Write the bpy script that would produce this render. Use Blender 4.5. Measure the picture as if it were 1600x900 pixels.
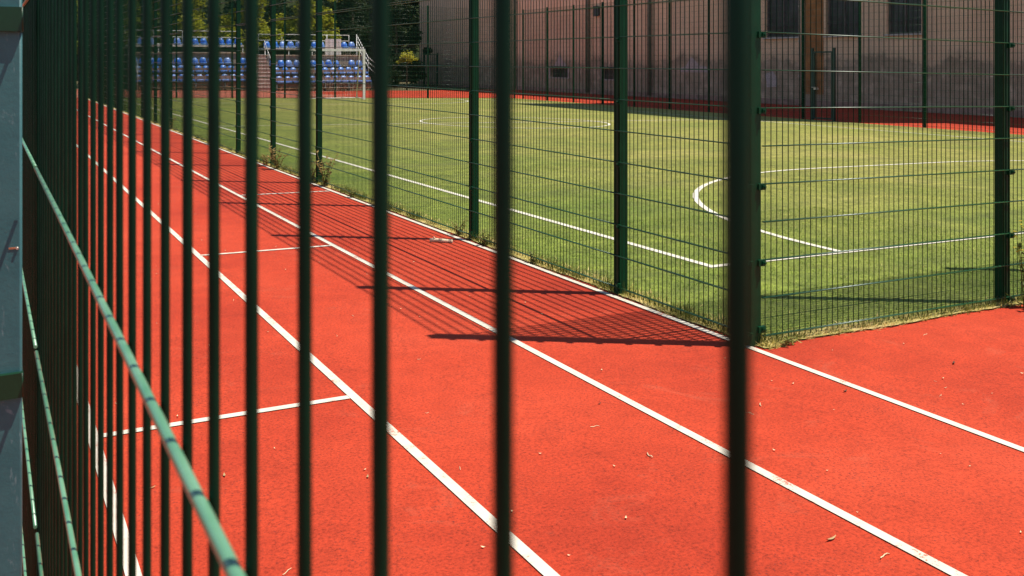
import bpy, bmesh, math, random
import numpy as np
from mathutils import Vector, Matrix

R = math.radians
SC = bpy.context.scene
for o in list(bpy.data.objects):
    bpy.data.objects.remove(o)

# ------------------------------------------------------------------ camera
cam = bpy.data.cameras.new('camera')
camo = bpy.data.objects.new('camera', cam)
SC.collection.objects.link(camo)
camo.location = (0, 0, 1.73)
camo.rotation_euler = (R(90), 0, -0.5039)
cam.sensor_width = 36
cam.lens = 33.75
cam.shift_y = -0.2226
cam.clip_start = 0.01
cam.clip_end = 2000
cam.dof.use_dof = True
cam.dof.focus_distance = 6.5
cam.dof.aperture_fstop = 21
SC.camera = camo

# ------------------------------------------------------------------ sky, sun, exposure
SUN = Vector((.3337, -.2, 1)).normalized()
w = bpy.data.worlds.new('World'); SC.world = w; w.use_nodes = True
nt = w.node_tree
sky = nt.nodes.new('ShaderNodeTexSky')
sky.sky_type = 'NISHITA'; sky.sun_disc = False
sky.sun_elevation = math.asin(SUN.z)
sky.sun_rotation = math.atan2(SUN.x, SUN.y)
bg = nt.nodes['Background']
nt.links.new(sky.outputs[0], bg.inputs[0])
bg.inputs[1].default_value = 0.092
sky.dust_density = 0; sky.ozone_density = 0; sky.air_density = 1
sl = bpy.data.lights.new('sun', 'SUN'); sl.energy = 4.6; sl.angle = R(.35)
sl.color = (1, .93, .82)
so = bpy.data.objects.new('sun', sl); SC.collection.objects.link(so)
so.rotation_euler = SUN.to_track_quat('Z', 'Y').to_euler()
so.location = (0, 0, 60)
SC.view_settings.view_transform = 'Standard'
SC.view_settings.look = 'None'
SC.view_settings.exposure = 0.78
SC.view_settings.gamma = 1
SC.view_settings.use_curve_mapping = False
SC.cycles.max_bounces = 6
SC.cycles.transparent_max_bounces = 8

SLOPE = .0195
def gz(x):
    return -SLOPE * max(-6., min(28., x))

# ------------------------------------------------------------------ materials
class NT:
    def __init__(s, name):
        s.m = bpy.data.materials.new(name); s.m.use_nodes = True
        s.t = s.m.node_tree; s.b = s.t.nodes['Principled BSDF']
        s.out = s.t.nodes['Material Output']
        s.co = s.t.nodes.new('ShaderNodeTexCoord')
    def n(s, k, **kw):
        x = s.t.nodes.new(k)
        for a, v in kw.items(): setattr(x, a, v)
        return x
    def l(s, a, b): s.t.links.new(a, b)
    def noise(s, scale, detail=4, rough=.55, vec=None, dist=0, sc3=None):
        x = s.n('ShaderNodeTexNoise'); x.inputs['Scale'].default_value = scale
        x.inputs['Detail'].default_value = detail; x.inputs['Roughness'].default_value = rough
        x.inputs['Distortion'].default_value = dist
        src = vec or s.co.outputs['Object']
        if sc3:
            mp = s.n('ShaderNodeMapping'); mp.inputs['Scale'].default_value = sc3
            s.l(src, mp.inputs[0]); src = mp.outputs[0]
        s.l(src, x.inputs['Vector'])
        return x.outputs[0]
    def ramp(s, fac, stops, interp='LINEAR'):
        x = s.n('ShaderNodeValToRGB'); x.color_ramp.interpolation = interp
        e = x.color_ramp.elements
        while len(e) < len(stops): e.new(.5)
        for i, (p, c) in enumerate(stops):
            e[i].position = p
            e[i].color = (*c, 1) if not isinstance(c, (int, float)) else (c, c, c, 1)
        s.l(fac, x.inputs[0]); return x.outputs[0]
    def mix(s, fac, a, b, mode='MIX'):
        x = s.n('ShaderNodeMix', data_type='RGBA', blend_type=mode)
        if isinstance(fac, (int, float)): x.inputs[0].default_value = fac
        else: s.l(fac, x.inputs[0])
        for i, v in ((6, a), (7, b)):
            if isinstance(v, (tuple, list)): x.inputs[i].default_value = (*v, 1)
            else: s.l(v, x.inputs[i])
        return x.outputs[2]
    def bump(s, h, strength=.3, dist=.01):
        x = s.n('ShaderNodeBump'); x.inputs['Strength'].default_value = strength
        x.inputs['Distance'].default_value = dist
        s.l(h, x.inputs['Height']); s.l(x.outputs[0], s.b.inputs['Normal'])
    def col(s, c):
        if isinstance(c, (tuple, list)): s.b.inputs['Base Color'].default_value = (*c, 1)
        else: s.l(c, s.b.inputs['Base Color'])
    def rough(s, r, spec=.5, metal=0):
        s.b.inputs['Roughness'].default_value = r
        s.b.inputs['Specular IOR Level'].default_value = spec
        s.b.inputs['Metallic'].default_value = metal
M = {}

def simple(name, c, r=.5, spec=.5, var=.25, scale=6, metal=0, bump=0):
    t = NT(name)
    f = t.noise(scale, 5)
    d = tuple(x * (1 - var) for x in c); u = tuple(min(.9, x * (1 + var)) for x in c)
    t.col(t.ramp(f, [(.3, d), (.7, u)])); t.rough(r, spec, metal)
    if bump: t.bump(t.noise(scale * 12, 3), bump, .005)
    M[name] = t.m
    return t

# track rubber
t = NT('red_track')
big = t.noise(.55, 5, .6)
mid = t.noise(6, 5, .65)
fine = t.noise(75, 4, .8)
base = t.ramp(big, [(.30, (.285, .025, .009)), (.52, (.365, .037, .0125)), (.72, (.40, .047, .018))])
m2 = t.ramp(mid, [(.3, .88), (.7, 1.08)])
c1 = t.mix(1, base, m2, 'MULTIPLY')
m3 = t.ramp(fine, [(.30, .38), (.47, .95), (.70, 1.32)])
c2 = t.mix(1, c1, m3, 'MULTIPLY')
v = t.n('ShaderNodeTexVoronoi'); v.inputs['Scale'].default_value = 48
t.l(t.co.outputs['Object'], v.inputs['Vector'])
sp = t.ramp(v.outputs['Distance'], [(.13, 1.), (.24, 0.)])
spm = t.mix(1, sp, t.ramp(t.noise(2.2, 4), [(.40, .12), (.62, .85)]), 'MULTIPLY')
c3 = t.mix(spm, c2, (.13, .02, .015))
dust = t.ramp(t.noise(1.7, 6, .7, dist=1.5), [(.58, 0.), (.80, .16)])
c4 = t.mix(dust, c3, (.52, .22, .13))
t.col(c4); t.rough(.9, .2); t.bump(fine, .5, .004)
M['red_track'] = t.m

# painted lines
def paint(name, hole, c0, c1, under):
    t = NT(name)
    f = t.noise(90, 4, .7); g = t.noise(9, 5, .65)
    mm = t.mix(.5, f, g)
    k = t.ramp(mm, [(hole, 1.), (hole + .06, 0.)])
    body = t.ramp(g, [(.3, c0), (.7, c1)])
    t.col(t.mix(k, body, under)); t.rough(.8, .2); t.bump(f, .3, .003)
    M[name] = t.m
paint('line_paint', .375, (.47, .42, .335), (.58, .53, .44), (.45, .10, .06))
paint('turf_paint', .36, (.45, .43, .33), (.58, .55, .46), (.14, .16, .05))

# turf sheet
t = NT('turf')
a = t.noise(.35, 5, .6); b = t.noise(3.2, 5, .7); c = t.noise(60, 4, .8)
sx = t.noise(1.0, 4, .6, sc3=(.3, 1.7, 1))
c0 = t.ramp(a, [(.3, (.15, .175, .022)), (.52, (.225, .22, .038)), (.7, (.29, .26, .062))])
c1 = t.mix(1, c0, t.ramp(b, [(.26, .55), (.72, 1.25)]), 'MULTIPLY')
c2 = t.mix(1, c1, t.ramp(c, [(.32, .45), (.7, 1.45)]), 'MULTIPLY')
e12 = t.noise(14, 4, .75)
c2 = t.mix(1, c2, t.ramp(e12, [(.3, .58), (.7, 1.36)]), 'MULTIPLY')
# greener, darker turf towards the left and near edges of the pitch
sp_ = t.n('ShaderNodeSeparateXYZ'); t.l(t.co.outputs['Object'], sp_.inputs[0])
mx = t.n('ShaderNodeMath', operation='SUBTRACT'); t.l(sp_.outputs[0], mx.inputs[0]); mx.inputs[1].default_value = 4.3
my = t.n('ShaderNodeMath', operation='SUBTRACT'); t.l(sp_.outputs[1], my.inputs[0]); my.inputs[1].default_value = 4.6
mn = t.n('ShaderNodeMath', operation='MINIMUM'); t.l(mx.outputs[0], mn.inputs[0]); t.l(my.outputs[0], mn.inputs[1])
wb = t.n('ShaderNodeMath', operation='MULTIPLY_ADD'); t.l(t.noise(.8, 5, .7), wb.inputs[0]); wb.inputs[1].default_value = 6; t.l(mn.outputs[0], wb.inputs[2])
edge = t.n('ShaderNodeMapRange'); t.l(wb.outputs[0], edge.inputs[0])
for i_, v_ in ((1, 2.), (2, 10.), (3, .72), (4, 0.)): edge.inputs[i_].default_value = v_
c2 = t.mix(edge.outputs[0], c2, t.mix(1, c2, (.54, .92, .36), 'MULTIPLY'))
c3 = t.mix(t.ramp(sx, [(.50, 0.), (.72, .55)]), c2, (.085, .095, .025))
t.col(c3); t.rough(.85, .25); t.bump(c, .8, .02)
t.b.inputs['Sheen Weight'].default_value = .12
t.b.inputs['Sheen Roughness'].default_value = .5
t.b.inputs['Sheen Tint'].default_value = (.9, .95, .5, 1)
M['turf'] = t.m

t = NT('verge')
f = t.noise(5, 6, .75); g = t.noise(70, 4, .8)
c = t.ramp(f, [(.32, (.14, .17, .03)), (.47, (.36, .30, .10)), (.62, (.50, .39, .18)), (.75, (.36, .16, .08))])
t.col(t.mix(1, c, t.ramp(g, [(.3, .5), (.7, 1.4)]), 'MULTIPLY')); t.rough(.95, .1); t.bump(g, .8, .015)
M['verge'] = t.m
def blade(name, cols, rough=.55):
    t = NT(name)
    f = t.noise(1.4, 5, .65); g = t.noise(45, 2)
    c = t.ramp(f, cols)
    t.col(t.mix(1, c, t.ramp(g, [(.3, .6), (.7, 1.35)]), 'MULTIPLY')); t.rough(rough, .3)
    tr = t.n('ShaderNodeBsdfTranslucent')
    t.l(c, tr.inputs[0])
    ad = t.n('ShaderNodeMixShader'); ad.inputs[0].default_value = .42
    t.l(t.b.outputs[0], ad.inputs[1]); t.l(tr.outputs[0], ad.inputs[2])
    t.l(ad.outputs[0], t.out.inputs[0])
    M[name] = t.m
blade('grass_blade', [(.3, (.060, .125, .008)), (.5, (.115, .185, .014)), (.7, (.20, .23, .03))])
blade('straw', [(.3, (.34, .36, .07)), (.5, (.60, .50, .16)), (.7, (.74, .57, .25))])
blade('weed_leaf', [(.3, (.10, .14, .025)), (.6, (.22, .23, .05)), (.8, (.34, .27, .08))])
blade('weed_dry', [(.3, (.20, .13, .05)), (.55, (.34, .25, .08)), (.75, (.34, .33, .08))])
blade('flower', [(.3, (.6, .5, .05)), (.7, (.75, .65, .1))])
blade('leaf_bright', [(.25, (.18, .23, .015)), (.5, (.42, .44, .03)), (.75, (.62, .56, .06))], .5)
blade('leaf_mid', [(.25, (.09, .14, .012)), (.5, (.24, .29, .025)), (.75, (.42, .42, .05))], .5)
blade('leaf_shaded', [(.3, (.008, .016, .004)), (.55, (.018, .032, .007)), (.75, (.05, .065, .012))], .6)  # near-black leaves: the shade of the dark tree gaps is in the colour
blade('leaf_yellow', [(.3, (.35, .36, .03)), (.7, (.55, .5, .05))])
simple('bark', (.10, .075, .05), .9, .2, .4, 9, bump=.6)
simple('log_bark', (.52, .40, .27), .9, .2, .45, 25, bump=.6)
simple('dead_leaf', (.42, .29, .14), .8, .2, .5, 30)
simple('pale_straw', (.62, .50, .30), .8, .2, .3, 30)
simple('brown_leaf', (.10, .05, .03), .8, .2, .4, 30)
simple('hill_grass', (.04, .05, .018), .95, .1, .4, .2)
simple('dimmed_track', (.33, .10, .065), .95, .1, .3, 1.2, bump=.1)  # browner copy of the track, dimming by the fence mesh put into colour
simple('soil', (.10, .085, .045), .95, .1, .4, 2)
simple('green_paint', (.0008, .036, .013), .42, .16, .15, 14, bump=.03)
# thin wires: same coat, with their shaded look darkened into the colour
t = NT('wire_paint')
f = t.noise(22, 4)
t.col(t.ramp(f, [(.3, (.0003, .013, .006)), (.72, (.0006, .024, .011))])); t.rough(.42, .12)
M['wire_paint'] = t.m
t = NT('wire_sunlit')  # same green coat for near horizontals, sunlight lightened into the colour
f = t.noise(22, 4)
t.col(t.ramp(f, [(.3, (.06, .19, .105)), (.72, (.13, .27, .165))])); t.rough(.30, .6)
M['wire_sunlit'] = t.m
t = NT('wire_horiz')  # field horizontals: sun highlight put into a lighter, glossier green
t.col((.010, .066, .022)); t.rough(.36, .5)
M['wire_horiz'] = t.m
simple('dark_paint', (.012, .035, .022), .45, .5, .2, 10)
simple('band_paint', (.001, .026, .009), .45, .4, .2, 20, bump=.03)
t = NT('grey_paint')
f = t.noise(14, 5, .6); g = t.noise(180, 3, .6); s2 = t.noise(40, 6, .75, dist=2, sc3=(1, 1, .25))
c0 = t.ramp(f, [(.3, (.024, .092, .100)), (.7, (.040, .120, .126))])
c1 = t.mix(t.ramp(s2, [(.60, 0.), (.70, .6)]), c0, (.20, .27, .28))
t.col(c1); t.rough(.45, .4); t.bump(g, .35, .001)
M['grey_paint'] = t.m
simple('bolt_metal', (.55, .52, .46), .35, .5, .3, 60, metal=.8)
simple('rust', (.25, .10, .05), .8, .3, .5, 60)
simple('white_paint', (.78, .76, .70), .45, .4, .08, 8)
simple('rail_paint', (.62, .62, .58), .45, .4, .15, 8)
simple('steel_dark', (.05, .05, .05), .5, .4, .3, 8)
simple('concrete', (.40, .33, .26), .9, .2, .2, 3, bump=.2)
simple('pink_step', (.46, .30, .25), .9, .2, .15, 3)
simple('plank_wood', (.36, .20, .11), .8, .2, .3, 4)
simple('backing', (.34, .20, .15), .9, .2, .3, 3)
simple('white_board', (.72, .68, .66), .6, .3, .06, 3)
simple('beige_wall', (.55, .46, .32), .9, .2, .12, 2)
simple('roof_tile', (.20, .10, .07), .9, .2, .2, 3)
t = NT('seat_plastic')
f = t.noise(.9, 3, .6)
g = t.noise(9, 3)
c0 = t.ramp(f, [(.35, (.03, .16, .62)), (.52, (.06, .23, .70)), (.68, (.24, .42, .75))])
oi = t.n('ShaderNodeObjectInfo')
c0 = t.mix(t.ramp(oi.outputs['Random'], [(.45, 0.), (1., .5)]), c0, (.38, .50, .75))
t.col(t.mix(1, c0, t.ramp(g, [(.3, .85), (.7, 1.1)]), 'MULTIPLY')); t.rough(.35, .5)
M['seat_plastic'] = t.m

# plaster facade: pinkish render above, grey patched cement low down
t = NT('plaster')
sepn = t.n('ShaderNodeSeparateXYZ'); t.l(t.co.outputs['Object'], sepn.inputs[0])
big = t.noise(.35, 5, .6); md = t.noise(1.6, 6, .65); fn = t.noise(25, 4, .7)
st = t.noise(1.0, 5, .7, sc3=(1, 2.2, .10))
pink = t.ramp(big, [(.3, (.78, .46, .285)), (.7, (.90, .58, .37))])
pink = t.mix(t.ramp(st, [(.5, 0.), (.75, .45)]), pink, (.48, .34, .25))
grey = t.ramp(md, [(.3, (.32, .215, .14)), (.55, (.46, .31, .21)), (.72, (.70, .47, .33))])
# boundary height wobbles between about 1.9 and 2.9 m above the ground
hb = t.n('ShaderNodeMath', operation='MULTIPLY_ADD'); t.l(t.noise(.35, 8, .8), hb.inputs[0])
hb.inputs[1].default_value = 3.6; hb.inputs[2].default_value = .35
df = t.n('ShaderNodeMath', operation='SUBTRACT'); t.l(sepn.outputs['Z'], df.inputs[0]); t.l(hb.outputs[0], df.inputs[1])
k = t.ramp(df.outputs[0], [(.0, 0.), (.15, .55), (.6, 1.)])
c = t.mix(k, grey, pink)
bk = t.n('ShaderNodeTexBrick'); bk.inputs['Scale'].default_value = 1
bk.inputs['Brick Width'].default_value = 1.2; bk.inputs['Row Height'].default_value = .45
bk.inputs['Mortar Size'].default_value = .012
bk.inputs['Color1'].default_value = (1, 1, 1, 1); bk.inputs['Color2'].default_value = (.93, .93, .93, 1)
bk.inputs['Mortar'].default_value = (.8, .8, .8, 1)
cm = t.n('ShaderNodeCombineXYZ'); t.l(sepn.outputs['Y'], cm.inputs[0]); t.l(sepn.outputs['Z'], cm.inputs[1])
t.l(cm.outputs[0], bk.inputs['Vector'])
c = t.mix(.7, c, bk.outputs[0], 'MULTIPLY')
c = t.mix(1, c, t.ramp(fn, [(.3, .8), (.7, 1.15)]), 'MULTIPLY')
t.col(c); t.rough(.92, .15); t.bump(fn, .3, .01)
M['plaster'] = t.m
simple('patch_plaster', (.50, .37, .33), .9, .2, .15, 4)
simple('orange_render', (.36, .15, .055), .9, .2, .35, 1.5)
simple('pipe_grey', (.17, .15, .115), .7, .3, .2, 3)
simple('pipe_white', (.55, .45, .38), .6, .3, .2, 3)
simple('frame_wood', (.13, .095, .085), .8, .3, .3, 4)
simple('pane_glass', (.075, .062, .058), .18, .5, .4, 1.2)
simple('board_brown', (.10, .06, .035), .8, .2, .4, 3)
simple('sill_stone', (.5, .42, .36), .9, .2, .2, 5)

# ------------------------------------------------------------------ mesh helpers
class MB:
    def __init__(s): s.v = []; s.f = []; s.sm = []
    def add(s, vs, fs, smooth=False):
        o = len(s.v); s.v += [tuple(x) for x in vs]
        for f in fs: s.f.append([o + i for i in f]); s.sm.append(smooth)
    def box(s, x0, x1, y0, y1, z0, z1):
        s.add([(x0, y0, z0), (x1, y0, z0), (x1, y1, z0), (x0, y1, z0), (x0, y0, z1), (x1, y0, z1), (x1, y1, z1), (x0, y1, z1)],
              [(3, 2, 1, 0), (4, 5, 6, 7), (0, 1, 5, 4), (1, 2, 6, 5), (2, 3, 7, 6), (3, 0, 4, 7)])
        return s
    def rbox(s, x0, x1, y0, y1, z0, z1, r, n=3):
        """vertical box with rounded vertical edges"""
        pts = []
        for cx, cy, a in ((x1 - r, y1 - r, 0), (x0 + r, y1 - r, 90), (x0 + r, y0 + r, 180), (x1 - r, y0 + r, 270)):
            for i in range(n + 1):
                q = R(a + 90 * i / n); pts.append((cx + r * math.cos(q), cy + r * math.sin(q)))
        m = len(pts)
        o = len(s.v)
        s.v += [(x, y, z0) for x, y in pts] + [(x, y, z1) for x, y in pts]
        for i in range(m):
            j = (i + 1) % m
            s.f.append([o + i, o + j, o + m + j, o + m + i]); s.sm.append(i % (n + 1) != n)
        s.f.append([o + m + i for i in range(m)]); s.sm.append(False)
        s.f.append([o + i for i in reversed(range(m))]); s.sm.append(False)
        return s
    def tube(s, pts, r, n=6, caps=True):
        pts = [Vector(p) for p in pts]; rs = r if isinstance(r, (list, tuple)) else [r] * len(pts)
        o = len(s.v)
        for i, p in enumerate(pts):
            d = (pts[min(i + 1, len(pts) - 1)] - pts[max(i - 1, 0)]).normalized()
            a = d.cross(Vector((0, 0, 1)) if abs(d.z) < .9 else Vector((1, 0, 0))).normalized(); b = d.cross(a)
            for k in range(n):
                q = 2 * math.pi * k / n
                s.v.append(tuple(p + rs[i] * (math.cos(q) * a + math.sin(q) * b)))
        for i in range(len(pts) - 1):
            for k in range(n):
                j = (k + 1) % n
                s.f.append([o + i * n + k, o + (i + 1) * n + k, o + (i + 1) * n + j, o + i * n + j]); s.sm.append(True)
        if caps:
            s.f.append([o + k for k in range(n)]); s.sm.append(False)
            e = o + (len(pts) - 1) * n
            s.f.append([e + k for k in reversed(range(n))]); s.sm.append(False)
        return s
    def prism(s, poly, axis, a, b):
        """extrude a 2D polygon along axis 'x','y' or 'z' from a to b"""
        def P(p, h):
            if axis == 'x': return (h, p[0], p[1])
            if axis == 'y': return (p[0], h, p[1])
            return (p[0], p[1], h)
        n = len(poly)
        s.add([P(p, a) for p in poly] + [P(p, b) for p in poly],
              [tuple(range(n)), tuple(range(2 * n - 1, n - 1, -1))] + [(i, n + i, n + (i + 1) % n, (i + 1) % n) for i in range(n)])
        return s
    def mesh(s, name):
        me = bpy.data.meshes.new(name); me.from_pydata(s.v, [], s.f)
        me.polygons.foreach_set('use_smooth', s.sm); me.update()
        return me
def fixn(me):
    bm = bmesh.new(); bm.from_mesh(me); bmesh.ops.recalc_face_normals(bm, faces=bm.faces); bm.to_mesh(me); bm.free()
def obj(name, mb, mat, parent=None, loc=None, kind=None):
    me = mb if isinstance(mb, bpy.types.Mesh) else mb.mesh(name)
    if not isinstance(mb, bpy.types.Mesh) and len(mb.v) < 60000: fixn(me)
    if mat and not me.materials: me.materials.append(M[mat])
    o = bpy.data.objects.new(name, me); SC.collection.objects.link(o)
    if parent: o.parent = parent
    if loc: o.location = loc
    if kind: o['kind'] = kind
    return o
def tag(o, label, cat, group=None):
    o['label'] = label; o['category'] = cat
    if group: o['group'] = group
    return o
def thing(name, label, cat, loc=(0, 0, 0), group=None, rz=0):
    o = bpy.data.objects.new(name, None); SC.collection.objects.link(o)
    o.location = loc; o.rotation_euler = (0, 0, rz); o.empty_display_size = .2
    return tag(o, label, cat, group)
def dup(root, loc, rz=None):
    r = root.copy(); SC.collection.objects.link(r); r.location = loc
    if rz is not None: r.rotation_euler = (0, 0, rz)
    for ch in list(root.children):
        c = ch.copy(); SC.collection.objects.link(c); c.parent = r
        for g in list(ch.children):
            d = g.copy(); SC.collection.objects.link(d); d.parent = c
    return r
def quads(name, P, mat, parent=None, tri=False):
    """P: (n,4,3) or (n,3,3) array -> one mesh"""
    n, k = P.shape[0], P.shape[1]
    me = bpy.data.meshes.new(name)
    me.vertices.add(n * k); me.vertices.foreach_set('co', P.reshape(-1).astype(np.float32))
    me.loops.add(n * k); me.loops.foreach_set('vertex_index', np.arange(n * k, dtype=np.int32))
    me.polygons.add(n); me.polygons.foreach_set('loop_start', np.arange(0, n * k, k, dtype=np.int32))
    me.update(calc_edges=True); me.validate()
    me.materials.append(M[mat])
    o = bpy.data.objects.new(name, me); SC.collection.objects.link(o)
    if parent: o.parent = parent
    return o

# ------------------------------------------------------------------ ground
def sheet(name, x0, x1, y0, y1, dz, mat, nx=None):
    xs = sorted(set([x0, x1] + [x for x in (-6, 28) if x0 < x < x1]))
    mb = MB()
    for i, x in enumerate(xs): mb.v += [(x, y0, gz(x) + dz), (x, y1, gz(x) + dz)]
    for i in range(len(xs) - 1):
        mb.f.append([2 * i, 2 * i + 2, 2 * i + 3, 2 * i + 1]); mb.sm.append(False)
    return obj(name, mb, mat, kind='structure')
sheet('ground', -900, 900, -900, 900, -.02, 'soil')
sheet('running_track', -6, 35.98, -14, 66, 0, 'red_track')
sheet('pitch_turf', 4.30, 27.55, 4.56, 50.1, .006, 'turf')

sheet('dimmed_apron', -5.9, 18.3, 50.15, 65.5, .005, 'dimmed_track')  # added sheet, painted as ground dimmed behind the fence mesh
vg = MB(); rv_ = random.Random(4)
def jag(pts_in, pts_out):
    n = len(pts_in)
    vg.add([p for p in pts_in] + [p for p in pts_out], [(i, i + 1, n + i + 1, n + i) for i in range(n - 1)])
A_ = [4.5 + i * .06 for i in range(760)]
jag([(x, y, gz(x) + .009) for y in A_ for x in (4.285 + .012 * math.sin(y * 3.1) + rv_.uniform(-.012, .012),)],
    [(x, y, gz(x) + .009) for y in A_ for x in (4.40 + .05 * math.sin(y * 1.7) + .03 * math.sin(y * 5.3) + rv_.uniform(-.03, .03),)])
A_ = [4.48 + i * .05 for i in range(460)]
jag([(x, y, gz(x) + .012) for x in A_ for y in (4.66 + .03 * math.sin(x * 2.9) + rv_.uniform(-.025, .025),)],
    [(x, y, gz(x) + .012) for x in A_ for y in (4.535 + .012 * math.sin(x * 4.3) + rv_.uniform(-.012, .012),)])
vo = obj('dry_verge', vg, 'verge', kind='structure')
lines = MB()
def strip(mb, x0, x1, y0, y1, dz):
    mb.add([(x0, y0, gz(x0) + dz), (x1, y0, gz(x1) + dz), (x1, y1, gz(x1) + dz), (x0, y1, gz(x0) + dz)], [(0, 1, 2, 3)])
for i, x in enumerate((-.80, .445, 1.70, 2.958, 4.230)):
    strip(lines, x - .025, x + .025, -14, 64, .005)
tk = obj('lane_lines', lines, 'line_paint', kind='structure')
marks = MB()
for x0, x1, y in ((.472, 1.673, 4.80), (1.727, 2.931, 8.93), (2.985, 4.203, 12.83), (-.773, .418, 1.0)):
    strip(marks, x0, x1, y - .025, y + .025, .005)
obj('lane_marks', marks, 'line_paint', kind='structure')

pl = MB()
X0, X1, Y0, Y1 = 5.66, 24.55, 6.60, 47.9
W = .04; Z = .012
strip(pl, X0 - W, X0 + W, Y0 - W, Y1 + W, Z); strip(pl, X1 - W, X1 + W, Y0 - W, Y1 + W, Z)
strip(pl, X0 + W, X1 - W, Y0 - W, Y0 + W, Z); strip(pl, X0 + W, X1 - W, Y1 - W, Y1 + W, Z)
strip(pl, X0 + W, X1 - W, 27.2 - W, 27.2 + W, Z)
def arc(mb, cx, cy, r, a0, a1, n, dz, w=W):
    vs = []
    for i in range(n + 1):
        q = R(a0 + (a1 - a0) * i / n)
        for rr in (r - w, r + w):
            x = cx + rr * math.cos(q); vs.append((x, cy + rr * math.sin(q), gz(x) + dz))
    mb.add(vs, [(2 * i, 2 * i + 1, 2 * i + 3, 2 * i + 2) for i in range(n)])
XC = (X0 + X1) / 2
arc(pl, XC, 27.2, 3.05, 0, 360, 64, Z + .002)
for yy, sgn in ((Y0, 1), (Y1, -1)):
    cl, cr = XC - 1.7, XC + 1.7; rr = 6.1
    if sgn > 0:
        arc(pl, cl, yy, rr, 90.01, 179.6, 24, Z); arc(pl, cr, yy, rr, .4, 89.99, 24, Z)
    else:
        arc(pl, cl, yy, rr, 180.4, 269.99, 24, Z); arc(pl, cr, yy, rr, 270.01, 359.6, 24, Z)
    strip(pl, cl, cr, yy + sgn * rr - W, yy + sgn * rr + W, Z)
obj('pitch_lines', pl, 'turf_paint', kind='structure')

# ------------------------------------------------------------------ fences
DW, DH = .05, .2415
def panel_mesh(name, width, ztop, nh, d='y', rv=.003, rh=.0042, sides=6, phase=.02, jit=0.):
    """vertical wires every 5 cm, horizontal wires every 24 cm on the outer side. Runs along d; x runs follow the slope."""
    mb = MB(); rnd = random.Random(3)
    off = rv + rh - .0005
    n = int((width - phase) / DW) + 1
    for i in range(n):
        a = phase + i * DW
        j = rnd.uniform(-jit, jit)
        if d == 'y': mb.tube([(0, a + j, .03), (0, a - j, ztop)], rv, sides, False)
        else: mb.tube([(a, 0, .03 - SLOPE * a), (a, 0, ztop - SLOPE * a)], rv, sides, False)
    nv = len(mb.f)
    for i in range(nh):
        z = .06 + DH * i
        for o_ in (-off, off):
            if d == 'y': mb.tube([(o_, .0, z), (o_, width, z)], rh, sides)
            else: mb.tube([(0, o_, z), (width, o_, z - SLOPE * width)], rh, sides)
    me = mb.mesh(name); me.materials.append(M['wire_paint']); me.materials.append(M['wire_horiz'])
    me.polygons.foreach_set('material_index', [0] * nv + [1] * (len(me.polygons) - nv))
    return me
def post_mesh(h, wx=.08, wy=.08):
    mb = MB(); mb.rbox(-wx / 2, wx / 2, -wy / 2, wy / 2, -.15, h, .006, 2)
    mb.rbox(-wx / 2 - .002, wx / 2 + .002, -wy / 2 - .002, wy / 2 + .002, h + .0005, h + .015, .006, 2)
    me = mb.mesh('post'); fixn(me); me.materials.append(M['green_paint']); return me
def clip_mesh(d):
    """clamp plate with a bolt that holds the mesh to the post"""
    mb = MB()
    if d == 'y':
        mb.box(-.056, -.036, -.062, -.005, -.024, .016); mb.box(-.064, -.0565, -.056, -.026, -.016, .008)
        mb.tube([(-.064, -.044, -.004), (-.073, -.044, -.004)], .008, 6)
    else:
        mb.box(.005, .064, -.056, -.036, -.024, .016); mb.box(.030, .058, -.064, -.0565, -.016, .008)
        mb.tube([(.046, -.0645, -.004), (.046, -.073, -.004)], .008, 6)
    me = mb.mesh('clip'); fixn(me); me.materials.append(M['green_paint']); return me
HF = 5.22
PM = post_mesh(HF)
CLIP = {'y': clip_mesh('y'), 'x': clip_mesh('x')}
PAN = {}
def panel(parent, d, start, width, loc_other, up):
    key = (d, round(width, 2), up)
    if key not in PAN:
        PAN[key] = panel_mesh('mesh_panel', width, 2.52 if not up else 2.75, 11 if not up else 12, d)
    o = obj('mesh_panel', PAN[key], None, parent)
    if d == 'y': o.location = (loc_other - .043, start, gz(loc_other) + (2.44 if up else 0))
    else: o.location = (start, loc_other - .043, gz(start) + (2.44 if up else 0))
    return o
def run(parent, d, marks, other, posts=True, clips=0, skip=()):
    for i, a in enumerate(marks):
        if posts:
            x, y = (other, a) if d == 'y' else (a, other)
            p = obj('post', PM, None, parent, (x, y, gz(x)))
            if i < clips:
                for j in range(0, 11):
                    obj('clip', CLIP[d], None, p, (0, 0, .06 + DH * 2 * j - .012 + (.0 if j else .03)))
        if i + 1 < len(marks) and i not in skip:
            for up in (False, True): panel(parent, d, a, round(marks[i + 1] - a, 2), other, up)

fx = 4.338
f1 = thing('mesh_fence', 'tall green wire mesh fence running between the red track and the grass pitch', 'fence')
ys = [4.62, 6.12] + [6.12 + 2.545 * i for i in range(1, 18)]
run(f1, 'y', ys, fx, clips=7)
f2 = thing('mesh_fence', 'tall green wire mesh fence across the near end of the pitch, on the right', 'fence')
xs = [4.345, 6.83] + [6.83 + 2.5 * i for i in range(1, 9)]
run(f2, 'x', xs, 4.62, posts=False)
corner_clips = [0, 2, 4, 6, 8, 10]
for i, a in enumerate(xs):
    if i == 0: continue
    p = obj('post', PM, None, f2, (a, 4.62, gz(a)))
    if i < 3:
        for j in range(0, 11): obj('clip', CLIP['x'], None, p, (0, 0, .06 + DH * 2 * j - .012))
cp = [c for c in f1.children if c.name.startswith('post')][0]
cp.data = post_mesh(HF, .09, .085); cp.location.x = 4.288
for j in range(0, 11): obj('clip', CLIP['x'], None, cp, (.008, 0, .06 + DH * 2 * j - .012 + (.0 if j else .06)))

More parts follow.
